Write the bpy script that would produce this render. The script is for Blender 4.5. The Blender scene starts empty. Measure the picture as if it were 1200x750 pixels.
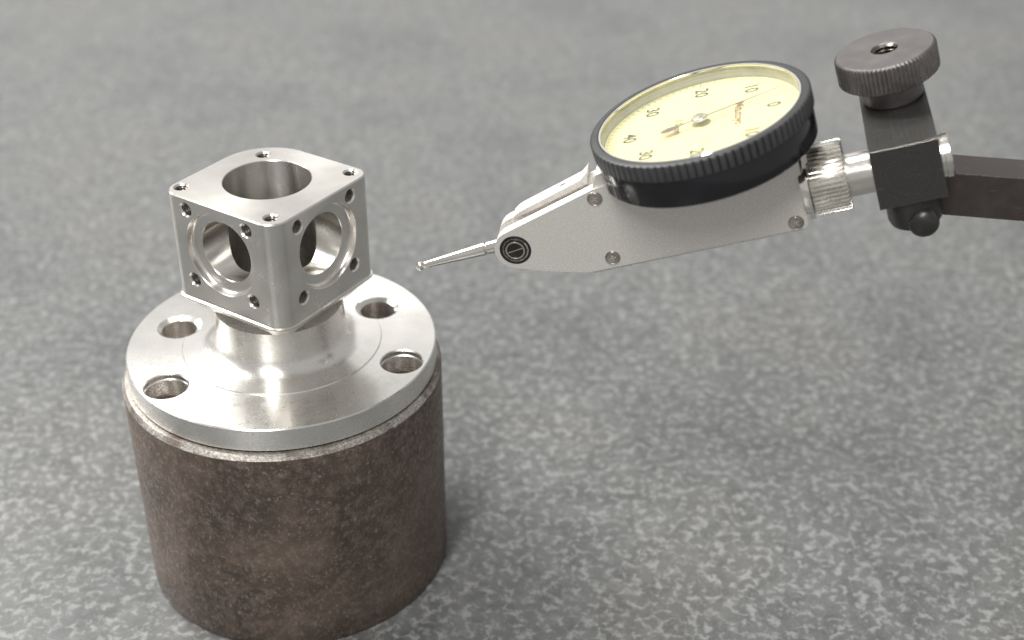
import bpy, bmesh, math, random
from mathutils import Matrix, Vector
PI = math.pi
sc = bpy.context.scene
sc.unit_settings.scale_length = 0.01          # one unit is one centimetre

# ---------------------------------------------------------------- camera
def cam_rows(p, r):
    fwd = Vector((0, math.cos(p), -math.sin(p))); right = Vector((1, 0, 0)); up = right.cross(fwd)
    c, s = math.cos(r), math.sin(r)
    return c * right + s * up, -s * right + c * up, fwd
CAM = Vector((5.1887885, -25.98721125, 22.72301675))
rt, up_, fw = cam_rows(0.5576, 0.002)
cd = bpy.data.cameras.new('camera'); cam = bpy.data.objects.new('camera', cd)
sc.collection.objects.link(cam); sc.camera = cam
cam.matrix_world = Matrix(((rt.x, up_.x, -fw.x, CAM.x), (rt.y, up_.y, -fw.y, CAM.y), (rt.z, up_.z, -fw.z, CAM.z), (0, 0, 0, 1)))
cd.sensor_width = 72; cd.lens = 96; cd.clip_start = 0.5; cd.clip_end = 5000
cd.dof.use_dof = True; cd.dof.focus_distance = 28.4; cd.dof.aperture_fstop = 0.235

# ---------------------------------------------------------------- world and lamps (indoor workshop light)
w = bpy.data.worlds.new('World'); sc.world = w; w.use_nodes = True
bg = w.node_tree.nodes['Background']; bg.inputs[0].default_value = (1.0, 0.992, 0.975, 1); bg.inputs[1].default_value = 0.45
def lamp(name, loc, target, sx, sy, power, col=(1, 0.988, 0.965)):
    l = bpy.data.lights.new(name, 'AREA'); l.shape = 'RECTANGLE'; l.size = sx; l.size_y = sy; l.energy = power; l.color = col
    o = bpy.data.objects.new(name, l); sc.collection.objects.link(o)
    loc = Vector(loc); o.location = loc; o.rotation_euler = (Vector(target) - loc).to_track_quat('-Z', 'Y').to_euler()
    return o
lamp('light_panel', (-130, 90, 175), (0, 0, 6), 130, 150, 680000)
lamp('light_panel', (-165, 72, 190), (0, 0, 6), 22, 70, 240000)
lamp('light_panel', (-10, 290, 150), (5, 0, 10), 280, 140, 72000)  # unseen panel added low behind, sized so its reflection fills the dial glass
lamp('light_panel', (-45, -120, 190), (4, 0, 4), 22, 140, 420000)
sc.view_settings.view_transform = 'Standard'; sc.view_settings.look = 'None'
sc.view_settings.exposure = 0.12; sc.view_settings.gamma = 1.0; sc.view_settings.use_curve_mapping = False
sc.render.engine = 'CYCLES'
try:
    sc.cycles.use_denoising = True; sc.cycles.max_bounces = 10; sc.cycles.sample_clamp_indirect = 3.0; sc.cycles.use_adaptive_sampling = False
except Exception: pass

# ---------------------------------------------------------------- material helpers
class NT:
    def __init__(s, name):
        s.m = bpy.data.materials.new(name); s.m.use_nodes = True; s.t = s.m.node_tree; s.n = s.t.nodes; s.n.clear()
        s.out = s.n.new('ShaderNodeOutputMaterial')
    def node(s, typ, **kw):
        nd = s.n.new(typ)
        for k, v in kw.items():
            if k.startswith('_'): setattr(nd, k[1:], v)
            else:
                key = k.replace('__', ' ')
                nd.inputs[key].default_value = v
        return nd
    def link(s, a, b): s.t.links.new(a, b)
    def principled(s, **kw):
        p = s.node('ShaderNodeBsdfPrincipled', **kw); s.link(p.outputs[0], s.out.inputs[0]); return p
    def coord(s, which='Object', scale=(1, 1, 1)):
        tc = s.node('ShaderNodeTexCoord'); mp = s.node('ShaderNodeMapping'); mp.inputs['Scale'].default_value = scale
        s.link(tc.outputs[which], mp.inputs['Vector']); return mp.outputs[0]
    def noise(s, vec, scale, detail=3, rough=.5, dist=0):
        nd = s.node('ShaderNodeTexNoise', Scale=scale, Detail=detail, Roughness=rough, Distortion=dist); s.link(vec, nd.inputs['Vector']); return nd.outputs['Fac']
    def ramp(s, fac, stops, interp='LINEAR'):
        r = s.node('ShaderNodeValToRGB'); e = r.color_ramp; e.interpolation = interp
        while len(e.elements) < len(stops): e.elements.new(.5)
        for el, (p, c) in zip(e.elements, stops):
            el.position = p; el.color = (c, c, c, 1) if isinstance(c, (int, float)) else (*c, 1)
        s.link(fac, r.inputs[0]); return r.outputs[0]
    def mix(s, fac, a, b, mode='MIX'):
        m = s.node('ShaderNodeMix', _data_type='RGBA', _blend_type=mode)
        for sock, v in ((m.inputs[0], fac), (m.inputs[6], a), (m.inputs[7], b)):
            if isinstance(v, (int, float)): sock.default_value = v
            elif isinstance(v, tuple): sock.default_value = (*v, 1)
            else: s.link(v, sock)
        return m.outputs[2]
    def bump(s, h, strength, dist=.01, normal=None):
        b = s.node('ShaderNodeBump', Strength=strength, Distance=dist); s.link(h, b.inputs['Height'])
        if normal: s.link(normal, b.inputs['Normal'])
        return b.outputs[0]
    def wear(s, v, amount, r=.035):
        # rubbed edges: where the rounded normal leaves the true one, broken up by noise, plus a few thin scratches
        b = s.node('ShaderNodeBevel', Radius=r, _samples=4); g = s.node('ShaderNodeNewGeometry')
        d = s.node('ShaderNodeVectorMath', _operation='DOT_PRODUCT'); s.link(b.outputs[0], d.inputs[0]); s.link(g.outputs['Normal'], d.inputs[1])
        e = s.ramp(d.outputs['Value'], [(.80, 1.0), (.97, 0.0)])
        n = s.ramp(s.noise(v, 9, 4, .7), [(.42, 0.0), (.62, 1.0)])
        k = s.mix(1.0, e, n, 'MULTIPLY')
        mp = s.node('ShaderNodeMapping'); mp.inputs['Rotation'].default_value = (.3, .5, .8); mp.inputs['Scale'].default_value = (1.2, 22, 22); s.link(v, mp.inputs['Vector'])
        sc_ = s.ramp(s.noise(mp.outputs[0], 1.6, 2, .5), [(.70, 0.0), (.74, .35)])
        k = s.mix(1.0, k, sc_, 'ADD')
        return s.mix(1.0, k, (amount, amount, amount), 'MULTIPLY')
    def bevel(s, r):
        b = s.node('ShaderNodeBevel', Radius=r, _samples=4); return b.outputs[0]

def mat_granite():
    t = NT('granite'); v = t.coord()
    big = t.noise(v, .16, 3, .55)
    fl = t.noise(v, 4.2, 6, .64, .45)
    fl2 = t.noise(v, 11, 6, .7, .3)
    dk = t.noise(v, 1.4, 5, .65)
    a = t.ramp(fl, [(.50, 0.0), (.61, 1.0)])
    b = t.ramp(fl2, [(.50, 0.0), (.66, .55)])
    base = t.ramp(dk, [(.33, (.070, .070, .069)), (.65, (.113, .113, .111))])
    c1 = t.mix(b, base, (.142, .142, .139))
    c2 = t.mix(a, c1, (.196, .196, .192))
    tint = t.ramp(big, [(.34, (.82, .84, .845)), (.5, (.98, 1, 1)), (.68, (1.04, 1.03, 1.02))])
    col = t.mix(1.0, c2, tint, 'MULTIPLY')
    p = t.principled(Roughness=.42)
    t.link(col, p.inputs['Base Color'])
    rr = t.ramp(fl, [(.3, .27), (.7, .40)]); t.link(rr, p.inputs['Roughness'])
    t.link(t.bump(fl2, .12, .02), p.inputs['Normal'])
    return t.m

def mat_steel(name, col=(.68, .66, .63), rough=.26, aniso=0.0, rot=.25, axis='Z', tang='RADIAL', streak=(1, 1, 1), sscale=6, sbump=.1, bev=.02, rvar=.08):
    t = NT(name); v = t.coord('Object', streak)
    n = t.noise(v, sscale, 4, .6); m = t.noise(t.coord(), 1.3, 3, .5)
    p = t.principled(Metallic=1.0, Roughness=rough, Anisotropic=aniso, Anisotropic__Rotation=rot)
    c = t.ramp(m, [(.3, tuple(x * .90 for x in col)), (.7, tuple(min(1, x * 1.05) for x in col))])
    t.link(c, p.inputs['Base Color'])
    m2 = t.noise(t.coord(), 2.6, 4, .65, .8)
    rn = t.mix(.35, n, m2)
    t.link(t.ramp(rn, [(.35, max(.03, rough - rvar)), (.65, rough + rvar)]), p.inputs['Roughness'])
    if aniso:
        tg = t.node('ShaderNodeTangent', _direction_type='RADIAL', _axis=axis); t.link(tg.outputs[0], p.inputs['Tangent'])
    nb = t.bevel(bev) if bev else None
    if sbump: nb = t.bump(n, sbump, .01, nb)
    if nb: t.link(nb, p.inputs['Normal'])
    return t.m

def mat_rust():
    t = NT('oxidised_steel'); v = t.coord()
    a = t.noise(v, .55, 4, .6, .4); b = t.noise(v, 4.0, 6, .7, .3); c = t.noise(v, 24, 4, .65); d = t.noise(t.coord('Object', (1, 1, .7)), 13, 5, .7, .5)
    base = t.ramp(a, [(.32, (.072, .053, .045)), (.5, (.106, .078, .063)), (.68, (.165, .126, .102))])
    base = t.mix(t.ramp(b, [(.46, 0.0), (.68, .6)]), base, (.255, .195, .157))
    base = t.mix(t.ramp(d, [(.55, 0.0), (.68, .6)]), base, (.40, .35, .305))
    base = t.mix(t.ramp(c, [(.28, .35), (.42, 0.0)]), base, (.055, .040, .034))
    p = t.principled(Metallic=.45, Roughness=.5)
    t.link(base, p.inputs['Base Color'])
    t.link(t.ramp(d, [(.4, .55), (.68, .26)]), p.inputs['Roughness'])
    h = t.mix(.5, c, b); h = t.mix(.4, h, d)
    t.link(t.bump(h, .9, .05), p.inputs['Normal'])
    return t.m
def mat_worn():
    t = NT('worn_edge_steel'); v = t.coord()
    a = t.noise(v, 20, 4, .7); b = t.noise(v, 1.6, 4, .65)
    c = t.ramp(a, [(.3, (.17, .155, .14)), (.5, (.36, .335, .305)), (.68, (.60, .57, .53))])
    c = t.mix(t.ramp(b, [(.50, 0.0), (.66, .85)]), c, (.15, .115, .095))
    p = t.principled(Metallic=.7, Roughness=.42); t.link(c, p.inputs['Base Color'])
    t.link(t.bump(a, .5, .03), p.inputs['Normal'])
    return t.m
def mat_satin():
    t = NT('satin_silver'); v = t.coord()
    n = t.noise(v, 42, 2, .5); n2 = t.noise(v, 1.2, 2, .5)
    c = t.ramp(n, [(.3, (.59, .565, .535)), (.58, (.67, .645, .61)), (.70, (.88, .85, .81))])
    p = t.principled(Metallic=.45, Roughness=.5); t.link(c, p.inputs['Base Color'])
    nb = t.bevel(.01)
    t.link(t.bump(n, .25, .012, nb), p.inputs['Normal'])
    return t.m
def mat_plain(name, col, rough=.4, metal=0.0, bump=0.0, bscale=30, bev=.012, coat=0.0, var=.15, wear=0.0):
    t = NT(name); v = t.coord()
    n = t.noise(v, bscale, 3, .6); m = t.noise(v, 2.5, 3, .6)
    p = t.principled(Metallic=metal, Roughness=rough); p.inputs['Coat Weight'].default_value = coat
    c = t.ramp(m, [(.3, tuple(x * (1 - var) for x in col)), (.7, tuple(min(1, x * (1 + var)) for x in col))])
    if wear: c = t.mix(t.wear(v, wear), c, (.42, .39, .36))
    t.link(c, p.inputs['Base Color'])
    t.link(t.ramp(m, [(.3, max(.02, rough * .85)), (.7, min(1, rough * 1.15))]), p.inputs['Roughness'])
    nb = t.bevel(bev) if bev else None
    if bump: nb = t.bump(n, bump, .01, nb)
    if nb: t.link(nb, p.inputs['Normal'])
    return t.m
def mat_machined_black():
    t = NT('machined_black'); v = t.coord()
    # circular face-milling marks about the middle of the square face
    sp = t.node('ShaderNodeSeparateXYZ'); t.link(v, sp.inputs[0])
    cb = t.node('ShaderNodeCombineXYZ'); t.link(sp.outputs[0], cb.inputs[0]); t.link(sp.outputs[2], cb.inputs[1])
    ln = t.node('ShaderNodeVectorMath', _operation='LENGTH'); t.link(cb.outputs[0], ln.inputs[0])
    cx = t.node('ShaderNodeCombineXYZ'); t.link(ln.outputs['Value'], cx.inputs[0])
    n = t.noise(v, 30, 3, .6); rn0 = t.noise(cx.outputs[0], 22, 4, .75); rn = t.mix(t.ramp(t.noise(v, 2.4, 3, .6), [(.40, 0.15), (.62, .8)]), n, rn0)
    h = t.mix(.35, rn, n)
    p = t.principled(Metallic=.6, Roughness=.42)
    t.link(t.mix(t.wear(v, .6), t.ramp(rn, [(.35, (.045, .043, .041)), (.6, (.075, .072, .068)), (.72, (.15, .145, .135))]), (.38, .36, .34)), p.inputs['Base Color'])
    t.link(t.bump(h, .35, .012, t.bevel(.02)), p.inputs['Normal'])
    return t.m
def mat_glass():
    t = NT('crystal_glass'); fr = t.node('ShaderNodeFresnel', IOR=1.45)
    ge = t.node('ShaderNodeNewGeometry'); mr = t.node('ShaderNodeMapRange'); mr.inputs['To Min'].default_value = 1.45; mr.inputs['To Max'].default_value = 1 / 1.45
    t.link(ge.outputs['Backfacing'], mr.inputs[0]); t.link(mr.outputs[0], fr.inputs['IOR'])
    tr = t.node('ShaderNodeBsdfTransparent'); tr.inputs[0].default_value = (.97, .98, .96, 1)
    gl = t.node('ShaderNodeBsdfGlossy', Roughness=.02)
    mx = t.node('ShaderNodeMixShader'); t.link(fr.outputs[0], mx.inputs[0]); t.link(tr.outputs[0], mx.inputs[1]); t.link(gl.outputs[0], mx.inputs[2])
    t.link(mx.outputs[0], t.out.inputs[0]); return t.m

M = dict(
    granite=mat_granite(), rust=mat_rust(), worn=mat_worn(), satin=mat_satin(), glass=mat_glass(),
    turned=mat_steel('turned_steel', (.785, .765, .73), .28, .82, .25, streak=(1, 1, 14), sscale=5, sbump=.0, bev=0, rvar=.03),
    milled=mat_steel('milled_steel', (.735, .71, .67), .26, .72, .25, streak=(2, 2, 2), sscale=1.0, sbump=0, bev=0, rvar=.02),
    bore=mat_steel('bored_steel', (.68, .665, .635), .22, 0, streak=(5, 5, .3), sscale=2.5, sbump=.0, bev=0, rvar=.05),
    hole=mat_steel('shaded_hole_steel', (.30, .28, .25), .34, 0, streak=(1, 1, 6), sscale=4, sbump=0, bev=0, rvar=.06),  # darker copy of the flange steel, painting in the shade inside its holes
    thread=mat_steel('shaded_thread_steel', (.16, .145, .125), .25, 0, sbump=0, bev=0),  # shade of the hole interiors put into a dark base colour
    chrome=mat_steel('chrome', (.82, .79, .74), .10, 0, sbump=.0, bev=0, rvar=.04),
    grip=mat_steel('grip_nickel', (.80, .775, .73), .27, 0, sbump=0, bev=0, rvar=.05),
    nickel=mat_steel('nickel', (.74, .71, .66), .20, 0, sbump=.03, bev=.01, rvar=.06),
    bezel=mat_plain('bezel_black', (.030, .030, .031), .45, 0, .05, 40, bev=0),
    drum=mat_plain('gloss_black', (.005, .005, .007), .12, 0, 0),
    black=mat_machined_black(),
    oxide=mat_plain('black_oxide', (.145, .134, .131), .40, .7, .12, 36, wear=.8),
    bar=mat_plain('bar_oxide', (.072, .058, .055), .42, .6, .15, 20, wear=.7),
    boss=mat_plain('dark_oxide', (.050, .046, .044), .36, .6, .15, 24, wear=.5),
    screw=mat_plain('screw_steel', (.46, .42, .37), .30, 1.0, 0),
    pit=mat_plain('dark_recess', (.018, .016, .015), .35, .3, 0),
    pivot=mat_plain('pivot_black', (.030, .028, .027), .24, .6, 0),
    face=mat_plain('dial_paint', (.85, .755, .37), .5, 0, 0, bev=0, var=.02),
    wall=mat_plain('ring_grey', (.36, .36, .355), .36, .6, 0, bev=0),
    ink=mat_plain('black_ink', (.03, .028, .025), .6, 0, 0, bev=0),
    red=mat_plain('red_ink', (.22, .085, .05), .6, 0, 0, bev=0),
    orange=mat_plain('orange_print', (.90, .62, .34), .6, 0, 0, bev=0, var=.03),
    tick=mat_plain('tick_ink', (.35, .28, .15), .6, 0, 0, bev=0),
    olive=mat_plain('hub_shade', (.34, .29, .13), .5, 0, 0, bev=0, var=.03),
    hand=mat_plain('pointer_grey', (.10, .09, .07), .5, 0, 0, bev=0),
)

# ---------------------------------------------------------------- mesh helpers
def link(o, parent=None):
    sc.collection.objects.link(o)
    if parent: o.parent = parent
    return o
def thing(name, label, cat, loc=(0, 0, 0)):
    o = bpy.data.objects.new(name, None); o.location = loc; o.empty_display_size = .5
    o['label'] = label; o['category'] = cat; return link(o)
def finish(me, mat, ang=32, mat2=None):
    idx = [p.material_index for p in me.polygons]
    me.materials.clear(); me.materials.append(mat)
    if mat2: me.materials.append(mat2); me.polygons.foreach_set('material_index', [min(1, i) for i in idx])
    me.polygons.foreach_set('use_smooth', [True] * len(me.polygons))
    me.set_sharp_from_angle(angle=math.radians(ang)); me.update()
def obj(name, geo, mat, parent=None, mtx=None, ang=32):
    """geo = list of (verts, faces) pieces, joined into one mesh"""
    bm = bmesh.new()
    for vs, fs in geo:
        bv = [bm.verts.new(v) for v in vs]
        for f in fs:
            try: bm.faces.new([bv[i] for i in f])
            except ValueError: pass
    bmesh.ops.recalc_face_normals(bm, faces=bm.faces)
    me = bpy.data.meshes.new(name); bm.to_mesh(me); bm.free()
    if mtx is not None:
        me.transform(mtx)
        if mtx.to_3x3().determinant() < 0: me.flip_normals()
    finish(me, mat, ang)
    return link(bpy.data.objects.new(name, me), parent)
def grid_faces(rows, n, closed_u=True, cap0=True, cap1=True):
    fs = []
    for i in range(rows - 1):
        for j in range(n if closed_u else n - 1):
            k = (j + 1) % n
            fs.append((i * n + j, i * n + k, (i + 1) * n + k, (i + 1) * n + j))
    if cap0: fs.append(tuple(range(n)))
    if cap1: fs.append(tuple((rows - 1) * n + j for j in range(n)))
    return fs
def lathe(prof, n=96, loop=False, cap=True):
    vs = [(r * math.cos(2 * PI * j / n), r * math.sin(2 * PI * j / n), z) for r, z in prof for j in range(n)]
    fs = grid_faces(len(prof), n, True, cap and not loop, cap and not loop)
    if loop:
        m = len(prof) - 1
        fs += [(m * n + j, m * n + (j + 1) % n, (j + 1) % n, j) for j in range(n)]
    return vs, fs
def gear(prof, teeth, shape, per=8):
    """prof: (radius, depth, z); radius minus depth*shape(phase)"""
    n = teeth * per; vs = []
    for r, d, z in prof:
        for j in range(n):
            a = 2 * PI * j / n; q = r - d * shape((j % per) / per); vs.append((q * math.cos(a), q * math.sin(a), z))
    return vs, grid_faces(len(prof), n)
def prism(pts, a, b, axis='z'):
    n = len(pts)
    m = {'z': lambda p, h: (p[0], p[1], h), 'y': lambda p, h: (p[0], h, p[1])}[axis]
    return [m(p, a) for p in pts] + [m(p, b) for p in pts], grid_faces(2, n)
def box(x0, x1, y0, y1, z0, z1): return prism([(x0, y0), (x1, y0), (x1, y1), (x0, y1)], z0, z1)
def moved(g, mtx): return [tuple(mtx @ Vector(v)) for v in g[0]], g[1]
def arc(cx, cy, r, a0, a1, n): return [(cx + r * math.cos(math.radians(a0 + (a1 - a0) * i / n)), cy + r * math.sin(math.radians(a0 + (a1 - a0) * i / n))) for i in range(n + 1)]
def frame_mtx(origin, x, y, z):
    return Matrix(((x[0], y[0], z[0], origin[0]), (x[1], y[1], z[1], origin[1]), (x[2], y[2], z[2], origin[2]), (0, 0, 0, 1)))
def cut(o, geos, mat, ang=32, mat2=None):
    """subtract closed pieces from an object's mesh"""
    dg = None; tmp = []
    for g in geos:
        c = obj('cutter', [g], mat, o.parent); tmp.append(c)
        if mat2: c.data.materials.append(mat2); c.data.polygons.foreach_set('material_index', [1] * len(c.data.polygons))
        md = o.modifiers.new('b', 'BOOLEAN'); md.operation = 'DIFFERENCE'; md.object = c; md.solver = 'EXACT'
    bpy.context.view_layer.update(); dg = bpy.context.evaluated_depsgraph_get()
    me = bpy.data.meshes.new_from_object(o.evaluated_get(dg)); o.modifiers.clear(); old = o.data; o.data = me; me.name = old.name
    bpy.data.meshes.remove(old)
    for c in tmp:
        cm = c.data; bpy.data.objects.remove(c); bpy.data.meshes.remove(cm)
    finish(me, mat, ang, mat2)

# ---------------------------------------------------------------- granite table top
g = obj('table', [prism([(-220, -90), (220, -90), (220, 260), (-220, 260)], -8, 0)], M['granite'])
g['kind'] = 'structure'; g['label'] = 'speckled grey granite surface plate under everything'

# ---------------------------------------------------------------- dark steel cylinder
CYL = Vector((-.025, -.017, 0))
cyl = thing('steel_cylinder', 'dark brown oxidised steel cylinder standing on the granite under the bright flange', 'cylinder', CYL)
rc = 3.597
rnd = random.Random(3)
obj('cylinder_body', [lathe([(rc - .06, .0), (rc - .02, .03), (rc, .08)] + [(rc, .08 + 5.2 * i / 8) for i in range(1, 9)] + [(rc - .004, 5.295), (3.39, 5.29), (3.39, 5.40), (.02, 5.40)], 160)], M['rust'], cyl)
# worn bright chamfer round the top rim, uneven and with one nick
n = 240; prof = [(rc, 5.285), (rc + .008, 5.310), (rc - .045, 5.385), (rc - .065, 5.412), (3.40, 5.412), (3.40, 5.285)]
vs = []
for k, (r, z) in enumerate(prof):
    for j in range(n):
        a = 2 * PI * j / n
        e = .007 * math.sin(7 * a + k) * math.sin(3 * a) + rnd.uniform(-.003, .003)
        nick = max(0, 1 - abs(math.degrees(a) - 317) / 2.5) * .05
        q = r + (e - nick if k in (1, 2) else 0); zz = z + (e * .8 - nick * .6 if k in (0, 1, 2) else 0)
        vs.append((q * math.cos(a), q * math.sin(a), zz))
fs = grid_faces(6, n, True, False, False) + [(5 * n + j, 5 * n + (j + 1) % n, (j + 1) % n, j) for j in range(n)]
obj('worn_rim', [(vs, fs)], M['worn'], cyl)['label'] = 'bright worn chamfered rim'

# ---------------------------------------------------------------- machined fitting: flange, neck, cube
fit = thing('machined_fitting', 'shiny machined steel cube with bores on a round four hole flange', 'machined part', (0, 0, 5.42))
OFF = Matrix.Translation((0, 0, -5.42))
prof = [(3.40, 5.425), (3.4615, 5.47), (3.4615, 5.975), (3.435, 6.0), (2.235, 6.0), (2.215, 6.024), (1.83, 6.028)]
prof += [(1.83 - .38 * math.sin(math.radians(t)), 6.028 + .38 * (1 - math.cos(math.radians(t)))) for t in range(8, 91, 8)]
prof += [(1.445, 6.45), (1.42, 7.015), (.93, 7.015), (.93, 6.3), (.5, 6.3), (.45, 5.425)]
fl = obj('flange', [lathe(prof, 192, loop=True)], M['turned'], fit, OFF, 25)
holes = []
for r, a, hr, kind in ((2.92, -140.0, .47, 0), (2.90, -18.2, .46, 0), (2.50, 168.4, .40, 1), (2.44, 33.7, .40, 1)):
    x, y = r * math.cos(math.radians(a)), r * math.sin(math.radians(a))
    if kind == 0: pr = [(hr, -1)] + [(hr - (.005 if q % 2 else 0), .06 + q * .018) for q in range(20)] + [(hr, .42), (hr + .02, .44), (hr + .02, .5), (hr, .52), (hr, .555), (hr + .03, .585), (hr + .03, 2)]
    else: pr = [(hr, -1), (hr, .50), (hr + .13, .61), (hr + .13, 3)]
    holes.append(moved(lathe(pr, 64), Matrix.Translation((x, y, 0))))
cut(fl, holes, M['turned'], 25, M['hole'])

# cube outline as a radius for each direction (p along nR, q along nL)
AY = .99
nL = Vector((-math.cos(AY), -math.sin(AY), 0)); nR = Vector((math.sin(AY), -math.cos(AY), 0))
KO = Vector((.018, .0015, 0))
CUBE = Matrix(((nR.x, nL.x, 0, KO.x), (nR.y, nL.y, 0, KO.y), (0, 0, 1, -5.42), (0, 0, 0, 1)))
corner = arc
A, Bk = 1.597, 1.50
outl = corner(A - .40, A - .40, .40, 0, 90, 14) + corner(-Bk + .36, A - .36, .36, 90, 180, 12) + corner(-Bk + 1.20, -Bk + 1.20, 1.20, 180, 270, 22) + corner(A - .33, -Bk + .33, .33, 270, 360, 12)
jr = random.Random(8)
outl = [(x + (jr.uniform(-.0018, .0018) if x > 1.0 and y > 1.0 else 0), y + (jr.uniform(-.0018, .0018) if x > 1.0 and y > 1.0 else 0)) for x, y in outl]
def inset(pts, d):
    n = len(pts); res = []
    for i in range(n):
        p, a, b = Vector(pts[i]), Vector(pts[i - 1]), Vector(pts[(i + 1) % n])
        t = ((p - a).normalized() + (b - p).normalized()).normalized() if (p - a).length > 1e-6 and (b - p).length > 1e-6 else (b - a).normalized()
        res.append((p.x - t.y * d, p.y + t.x * d))
    return res
circ_ = []
for p in outl:
    a = math.atan2(p[1], p[0]); circ_.append((1.41 * math.cos(a), 1.41 * math.sin(a)))
levels = [(circ_, 7.0), (inset(outl, -.025), 7.51), (inset(outl, -.045), 7.53), (inset(outl, -.042), 7.555), (outl, 7.572), (outl, 9.972), (inset(outl, .028), 10.0)]
vs = [(x, y, z) for pts, z in levels for x, y in pts]
cube = obj('cube_block', [(vs, grid_faces(len(levels), len(outl)))], M['milled'], fit, CUBE, 25)
cuts = []
zc = 8.895
topbore = lathe([(.93, -1), (.93, 9.985), (.945, 10.0), (.945, 11)], 96)
cuts.append(moved(topbore, CUBE))
def sidem(face, along, z, depth0):
    # matrix whose +Z points out of the face
    nrm, tan = (Vector((0, 1, 0)), Vector((1, 0, 0))) if face == 'L' else (Vector((1, 0, 0)), Vector((0, 1, 0)))
    zz = Vector((0, 0, 1)); o = nrm * depth0 + tan * along + zz * z
    xa = tan; ya = nrm.cross(xa)
    return frame_mtx(o, xa, ya, nrm)
for face, c in (('L', .0), ('R', .03)):
    pr = [(.68, -1.5), (.68, -.205), (.69, -.19), (.845, -.165)] + [(.845 + .075 * math.sin(q * PI / 12), -.09 - .075 * math.cos(q * PI / 12)) for q in range(1, 6)] + [(.922, -.08), (.93, -.014), (.942, 0), (.942, .3)]
    cuts.append(moved(lathe(pr, 96), CUBE @ sidem(face, c, zc, A)))
spots = [('T', 1.25, -1.23), ('T', -1.25, 1.26), ('T', 1.235, 1.265), ('T', -.90, -.87)]
for dz in (-.83, .83):
    for da in (-.83, .83): spots += [('L', da - .01, zc + dz), ('R', da + .06, zc + dz)]
th_m = []
for face, a, b in spots:
    mt = CUBE @ (Matrix.Translation((a, b, 10.0)) if face == 'T' else sidem(face, a, b, A))
    cuts.append(moved(lathe([(.135, -.62), (.135, -.035), (.172, .002), (.172, .1)], 28), mt)); th_m.append(mt)
cut(cube, cuts, M['milled'], 4.6, M['bore'])
# threads inside the tapped holes: helical ridges
vs, fs = [], []; N = 20; turns = 9; pitch = .062
for i in range(turns * N + 1):
    a = 2 * PI * i / N; z = -.035 - pitch * i / N
    for rr, dz in ((.1345, .022), (.108, 0), (.1345, -.022)): vs.append((rr * math.cos(a), rr * math.sin(a), z + dz))
for i in range(turns * N):
    for k in range(2): fs.append((i * 3 + k, i * 3 + k + 1, i * 3 + k + 4, i * 3 + k + 3))
th = None
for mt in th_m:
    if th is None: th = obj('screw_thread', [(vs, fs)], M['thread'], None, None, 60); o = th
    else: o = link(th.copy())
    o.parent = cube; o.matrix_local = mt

# ---------------------------------------------------------------- dial test indicator
U = Vector((.94036548, -.14075418, .3096789)); Nn = Vector((-.31004338, .01989371, .95051425)); V = Vector((-.13994952, -.98984469, -.02493254))
C0 = Vector((8.72881778, -1.74997082, 12.32368735))
IND = frame_mtx(C0, U, -V, Nn)
ind = thing('dial_indicator', 'silver lever dial indicator with yellow face and black bezel beside the cube', 'dial gauge')
ind.matrix_world = IND
def L(u, v, n): return (u, -v, n)
def uprism(pts, v0, v1): return prism(pts, -v1, -v0, 'y')        # pts in (u, n)
AX_U = Matrix(((0, 0, 1, 0), (1, 0, 0, 0), (0, 1, 0, 0), (0, 0, 0, 1)))   # local z -> u
def along_u(geo, n0, v0=0): return moved(geo, Matrix.Translation((0, -v0, n0)) @ AX_U)
AX_V = Matrix(((1, 0, 0, 0), (0, 0, -1, 0), (0, 1, 0, 0), (0, 0, 0, 1)))  # local z -> -y (towards the viewer)
def along_v(geo, u0, v0, n0): return moved(geo, Matrix.Translation((u0, -v0, n0)) @ AX_V)

PV = (-4.245, -1.874)
plate = arc(PV[0], PV[1], .43, 104.6, 253.5, 20) + [(-3.78, -2.505), (-2.938, -2.735), (1.43, -2.735)] + arc(1.43, -2.615, .12, -90, 3, 6)[1:] + [(1.665, -.90), (-2.05, -.90), (-2.33, -.925)]
obj('cover_plate', [uprism(plate, .402, .45)], M['satin'], ind)
inner = arc(PV[0], PV[1], .425, 104.6, 253.5, 16) + [(-3.78, -2.50), (-2.938, -2.74), (-2.80, -2.80), (1.40, -2.80), (1.53, -2.68), (1.65, -.90), (-2.05, -.90), (-2.33, -.93)]
core = [(-3.86, -1.45), (-3.75, -2.45), (-2.938, -2.73), (1.40, -2.77), (1.64, -.90), (-2.05, -.90), (-2.33, -1.05)]
ridge = [(-4.22, -1.44), (-4.10, -1.365), (-4.00, -1.325), (-2.62, -.945), (-2.46, -.82), (-2.44, -.80), (-2.50, -1.05), (-4.1, -1.45)]
stepb = [(-2.30, -1.1), (-2.33, -.90), (-2.20, -.66), (-1.98, -.62), (-1.9, -.9), (-1.9, -1.1)]
body = obj('body', [uprism(inner, .17, .40), uprism(inner, -.45, -.15), uprism(core, -.149, .169), uprism(stepb, -.44, .40)], M['satin'], ind)
obj('ridge', [uprism([(u, n + .05) for u, n in ridge], -.452, -.03)], M['satin'], ind)
obj('rear_plate', [uprism([(1.60, -2.62), (1.72, -2.62), (1.80, -1.2), (1.70, -1.0)], -.40, .36)], M['nickel'], ind)
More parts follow.
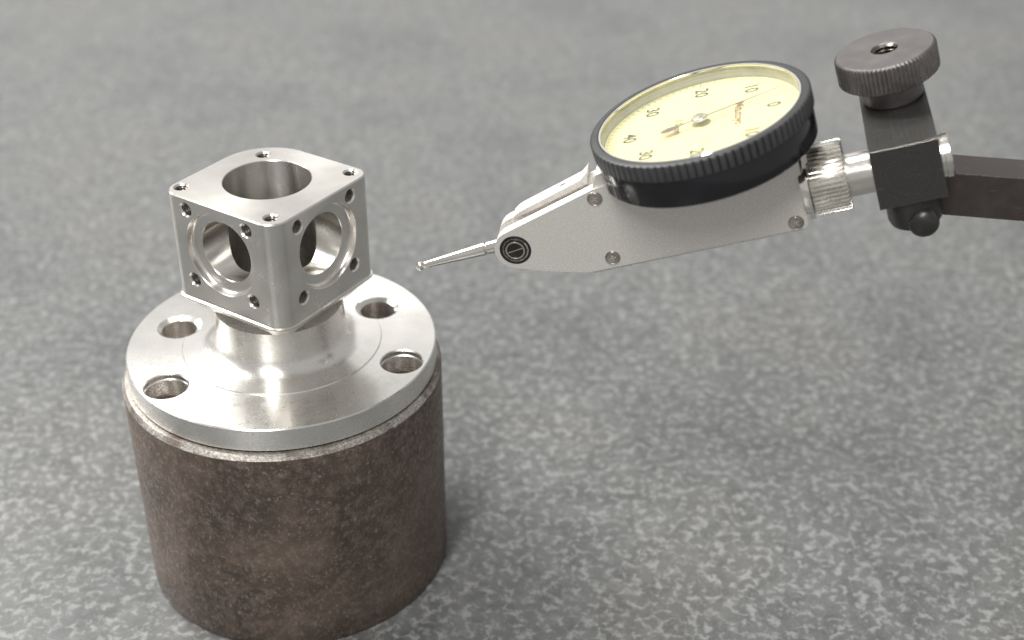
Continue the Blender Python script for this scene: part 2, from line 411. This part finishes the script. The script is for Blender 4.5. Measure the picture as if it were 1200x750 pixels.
# cross-head screws on the cover plate
def screw(u, n, rot):
    s = obj('screw', [along_v(lathe([(.155, -.02), (.155, .012), (.15, .02), (.135, .012), (.132, .004), (.128, .014), (.11, .019), (.0005, .02)], 32), u, .45, n)], M['screw'], ind)
    cr = Matrix.Translation((u, -.4715, n)) @ AX_V @ Matrix.Rotation(rot, 4, 'Z')
    obj('cross_slot', [moved(box(-.075, .075, -.017, .017, -.001, .0015), cr), moved(box(-.017, .017, -.075, .075, -.001, .0025), cr)], M['nickel'], s)  # brighter metal stands in for the reflection inside the cross
for a in ((-2.341, -1.13, .5), (-2.363, -2.507, .1), (1.331, -2.573, .6), (1.40, -1.02, .3)): screw(*a)
# lever pivot
pv = obj('pivot_screw', [along_v(lathe([(.325, -.03), (.325, .006), (.315, .012), (.285, .010), (.27, -.0), (.24, .0), (.232, .02), (.215, .024), (.0005, .024)], 48), PV[0], .45, PV[1])], M['pivot'], ind)
obj('pivot_ring', [along_v(lathe([(.205, .022), (.20, .034), (.17, .034), (.165, .022)], 48, loop=True), PV[0], .45, PV[1])], M['screw'], pv)
rot = Matrix.Translation((PV[0], -.475, PV[1])) @ AX_V @ Matrix.Rotation(.12, 4, 'Z')
obj('slot', [moved(box(-.16, .16, -.012, .012, 0, .006), rot)], M['screw'], pv)
obj('pivot_hub', [along_v(lathe([(.26, -.145), (.26, .16)], 32), PV[0], 0, PV[1] + .03)], M['nickel'], ind)
# stylus
st = [(0.0005, -6.58)]
st = [(.098 * math.sin(math.radians(t)), -6.487 - .098 * math.cos(math.radians(t))) for t in range(3, 142, 8)]
st2 = [(.062, -6.425), (.07, -6.40), (.072, -6.36), (.072, -6.35), (.107, -5.7), (.143, -5.03), (.143, -4.985), (.105, -4.975), (.105, -4.945), (.138, -4.935), (.14, -4.5), (.15, -4.3)]
TL = -.05
Tm = Matrix.Translation((0, 0, -1.93)) @ Matrix.Rotation(math.atan2(.088, 1.5) * -1, 4, 'Y')
def sty(pr, nn=32):
    g = lathe(pr, nn); out = []
    for v in g[0]:
        u = v[2]; out.append((u, v[0], v[1] - 1.905 + (u + 4.6) * .053))
    return out, g[1]
sl = obj('stylus', [sty(st2)], M['chrome'], ind)
obj('ball_tip', [sty(st)], M['chrome'], sl)
# round case under the dial
obj('drum', [lathe([(2.10, -.34), (2.11, -.36), (2.11, -.875), (2.095, -.897), (2.04, -.902), (.01, -.902)], 160), ], M['drum'], ind)
obj('drum_notch', [moved(box(2.02, 2.125, -.02, .02, -.89, -.35), Matrix.Rotation(math.radians(204), 4, 'Z')), moved(box(2.02, 2.118, -.012, .012, -.89, -.35), Matrix.Rotation(math.radians(-146), 4, 'Z'))], M['nickel'], ind)
# fluted rotating bezel
sh = lambda p: 0.0 if p < .7 else math.sin((p - .7) / .3 * PI)
obj('bezel', [gear([(2.05, 0, -.30), (2.06, 0, -.345), (2.12, .0, -.345), (2.15, .04, -.325), (2.15, .04, -.03), (2.135, .03, -.012), (2.09, 0, .0), (2.00, 0, .006), (1.985, 0, -.005), (1.975, 0, -.08), (1.975, 0, -.30)], 92, sh, 8)], M['bezel'], ind, None, 40)
obj('inner_ring', [lathe([(1.974, -.03), (1.974, -.002), (1.968, .006), (1.938, .007), (1.931, .0), (1.931, -.03)], 160, loop=True)], M['chrome'], ind)
obj('inner_wall', [lathe([(1.929, -.262), (1.931, -.032), (1.965, -.032), (1.965, -.262)], 160, loop=True)], M['wall'], ind)
obj('crystal', [lathe([(1.928, -.085), (1.928, -.050), (.002, -.050), (.002, -.085)], 128)], M['glass'], ind)
face = obj('dial_face', [lathe([(1.925, -.30), (1.925, -.263)], 128)], M['face'], ind)
FZ = -.2615
def strip(u, v, ang, ln, wd, z=FZ, h=.002):
    """a printed bar; ang measured from +u towards +v"""
    c, s = math.cos(ang), math.sin(ang)
    cs = [(a * ln / 2, b * wd / 2) for a, b in ((-1, -1), (1, -1), (1, 1), (-1, 1))]
    pts = [(u + x * c - y * s, -(v + x * s + y * c)) for x, y in cs]
    return prism(pts, z, z + h)
ticks, long_ = [], []
for i in range(80):
    a = 2 * PI * i / 80 - .03
    ln = .24 if i % 10 == 0 else (.18 if i % 5 == 0 else .13); rm = 1.88 - ln / 2
    ticks.append(strip(rm * math.cos(a), rm * math.sin(a), a, ln, .020 if i % 10 == 0 else .014))
obj('graduations', ticks, M['tick'], face)['kind'] = 'stuff'
def text(name, body, u, v, size, mat, parent, sx=1.0, bold=0.0):
    cu = bpy.data.curves.new(name, 'FONT'); cu.body = body; cu.size = size; cu.align_x = 'CENTER'; cu.align_y = 'CENTER'; cu.extrude = .001; cu.offset = bold
    to = bpy.data.objects.new(name, cu); sc.collection.objects.link(to)
    bpy.context.view_layer.update(); dg = bpy.context.evaluated_depsgraph_get()
    me = bpy.data.meshes.new_from_object(to.evaluated_get(dg)); bpy.data.objects.remove(to)
    me.transform(Matrix.Translation((u, -v, FZ + .002)) @ Matrix(((0, 1, 0, 0), (-1, 0, 0, 0), (0, 0, 1, 0), (0, 0, 0, 1))) @ Matrix.Diagonal((sx, 1, 1, 1)))
    me.materials.clear(); me.materials.append(mat); me.name = name
    return link(bpy.data.objects.new(name, me), parent)
for s, u, v in (('0', 1.39, -.09), ('10', .97, .90), ('20', -.06, 1.29), ('30', -1.06, .87), ('40', -1.43, -.04), ('30', -1.03, -1.04), ('20', -.04, -1.42), ('10', .97, -1.08)):
    text('numeral', s, u, v, .38, M['ink'], face, 1.0, .006)
text('brand_name', 'Mitutoyo', .735, -.05, .27, M['red'], face, 1.0, .004)
text('unit_mark', '0.01mm', -.46, -.06, .21, M['ink'], face, .95)
obj('tinted_patch', [strip(-.60, .10, 0, .30, .34, FZ - .0012, .001)], M['orange'], face)
obj('range_arrow', [prism([(-.78, -.0), (-.66, .055), (-.66, .02), (-.56, .02), (-.56, -.02), (-.66, -.02), (-.66, -.055)], FZ, FZ + .002)], M['ink'], face)
marks = [strip(-.02, -.78, 1.35, .26, .014), strip(.07, -.78, 1.85, .26, .014), strip(.20, -.80, 1.57, .30, .014), strip(.27, -.66, 1.57, .05, .02)]
obj('logo_mark', marks, M['tick'], face)
obj('ridge_mark', [moved(box(-.06, .06, -.02, .02, 0, .004), Matrix.Translation((-3.05, .27, -1.012)) @ Matrix.Rotation(-.257, 4, 'Y'))], M['pit'], bpy.data.objects['ridge'])
small = []
rr = random.Random(5)
for row, (u, v0, v1) in enumerate(((.42, -.36, .40), (.17, .62, 1.02), (.07, .60, 1.04))):
    v = v0
    while v < v1:
        ln = rr.uniform(.03, .06); small.append(strip(u, v + ln / 2, PI / 2, ln, .055 if row else .04)); v += ln + .022
obj('small_print', small, M['orange'], face)['kind'] = 'stuff'
# pointer
pa = math.atan2(-.63, 1.66)
pm = Matrix.Translation((0, 0, -.155)) @ Matrix.Rotation(-pa, 4, 'Z')
blade = [(1.74, .011), (.1, .026), (-.42, .022)] + [(-.62 + .20 * math.cos(t * PI / 10), .085 * math.sin(t * PI / 10)) for t in range(1, 20)] + [(-.42, -.022), (.1, -.024), (1.74, -.011)]
ptr = obj('pointer', [moved(prism(blade, 0, .008), pm)], M['hand'], ind)
obj('hub', [lathe([(.05, -.262), (.05, -.17), (.15, -.168), (.165, -.155), (.165, -.130), (.145, -.112), (.06, -.108), (.045, -.10), (.001, -.10)], 48)], M['nickel'], ptr)
obj('hub_shadow', [lathe([(.19, -.2615), (.19, -.2600)], 40)], M['olive'], face)  # the hub's shadow, painted on the dial as a flat disc
# rear stem: sleeve, knurled grip, shaft
tooth = lambda p: 0.0 if p < .5 else math.sin((p - .5) * 2 * PI)
obj('sleeve', [along_u(lathe([(.60, 1.56), (.62, 1.60), (.62, 1.72), (.50, 1.76)], 64), -2.0)], M['chrome'], ind)
obj('knurled_grip', [along_u(gear([(.60, 0, 1.73), (.69, .05, 1.75), (.71, .075, 1.77), (.71, .075, 2.41), (.69, .05, 2.44), (.60, 0, 2.45), (.44, 0, 2.46)], 46, tooth, 10), -2.0)], M['grip'], ind, None, 50)
obj('stem', [along_u(lathe([(.40, 2.3), (.425, 2.47), (.425, 4.26), (.445, 4.262), (.445, 4.36), (.42, 4.385), (.01, 4.39)], 64), -2.03)], M['nickel'], ind)

# ---------------------------------------------------------------- swivel clamp
clamp = thing('swivel_clamp', 'black swivel clamp block with knurled knob gripping the indicator stem', 'clamp')
CLO = frame_mtx(C0 + U * 3.555 + V * .5 + Nn * -2.035, U, -V, Nn); clamp.matrix_world = CLO
# local: x = u, y = -v (away from viewer), z = n, origin in the middle of the square front face
blk = obj('clamp_block', [box(-.635, .635, 0, 2.9, -.62, .615)], M['black'], clamp)
cut(blk, [moved(lathe([(.43, -3), (.43, 3)], 48), Matrix.Translation((0, .5, .005)) @ AX_U)], M['black'])
obj('stem_sliver', [prism([(-.632, -.004), (.632, -.004), (.632, .11), (-.632, .02)], .616, .622)], M['nickel'], clamp)  # bright strip standing in for the stem glimpsed through the clamp's slit
KY = 2.25
obj('knob_neck', [moved(lathe([(.575, .618), (.59, .64), (.59, 1.16), (.50, 1.18)], 64), Matrix.Translation((.02, KY, 0)))], M['oxide'], clamp)
tri = lambda p: abs(2 * p - 1)
kn = obj('knob', [moved(gear([(.70, 0, 1.10), (.94, 0, 1.105), (.985, .04, 1.14), (.985, .04, 1.59), (.96, .015, 1.63), (.92, 0, 1.66), (.27, 0, 1.665), (.25, 0, 1.645), (.25, 0, 1.2)], 72, tri, 6), Matrix.Translation((.02, KY, 0)))], M['oxide'], clamp, None, 35)
vs, fs = [], []; N = 24; turns = 5; pitch = .085
for i in range(turns * N + 1):
    a = 2 * PI * i / N; z = 1.63 - pitch * i / N
    for r2, dz in ((.249, .035), (.205, 0), (.249, -.035)): vs.append((r2 * math.cos(a) + .02, r2 * math.sin(a) + KY, z + dz))
for i in range(turns * N):
    for k in range(2): fs.append((i * 3 + k, i * 3 + k + 1, i * 3 + k + 4, i * 3 + k + 3))
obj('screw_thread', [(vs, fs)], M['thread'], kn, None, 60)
obj('boss', [moved(lathe([(.52, -.625), (.53, -1.12), (.49, -1.24), (.38, -1.32), (.01, -1.34)], 64), Matrix.Translation((.0, .56, 0)))], M['boss'], clamp)
ball = [(.29, -.4)] + [(.29 * math.cos(math.radians(t)), .17 * math.sin(math.radians(t))) for t in range(0, 90, 9)] + [(.001, .17)]
obj('pin_end', [moved(lathe(ball, 40), Matrix.Translation((.11, .06, -1.12)) @ AX_V)], M['boss'], clamp)

# ---------------------------------------------------------------- square holding bar
bar = thing('holding_bar', 'dark square steel bar running to the right out of the clamp', 'bar')
BO = C0 + U * 3.75 + V * -.62 + Nn * -2.57
bd = Vector((.985, -.17, -.004)).normalized(); bz = Vector((0.02, 0, 1)); by = bz.cross(bd).normalized(); bz = bd.cross(by).normalized()
bar.matrix_world = frame_mtx(BO, bd, by, bz)
obj('bar_body', [prism([(0, 0), (30, 0), (30, .90), (0, .90)], -.91, 0)], M['bar'], bar)
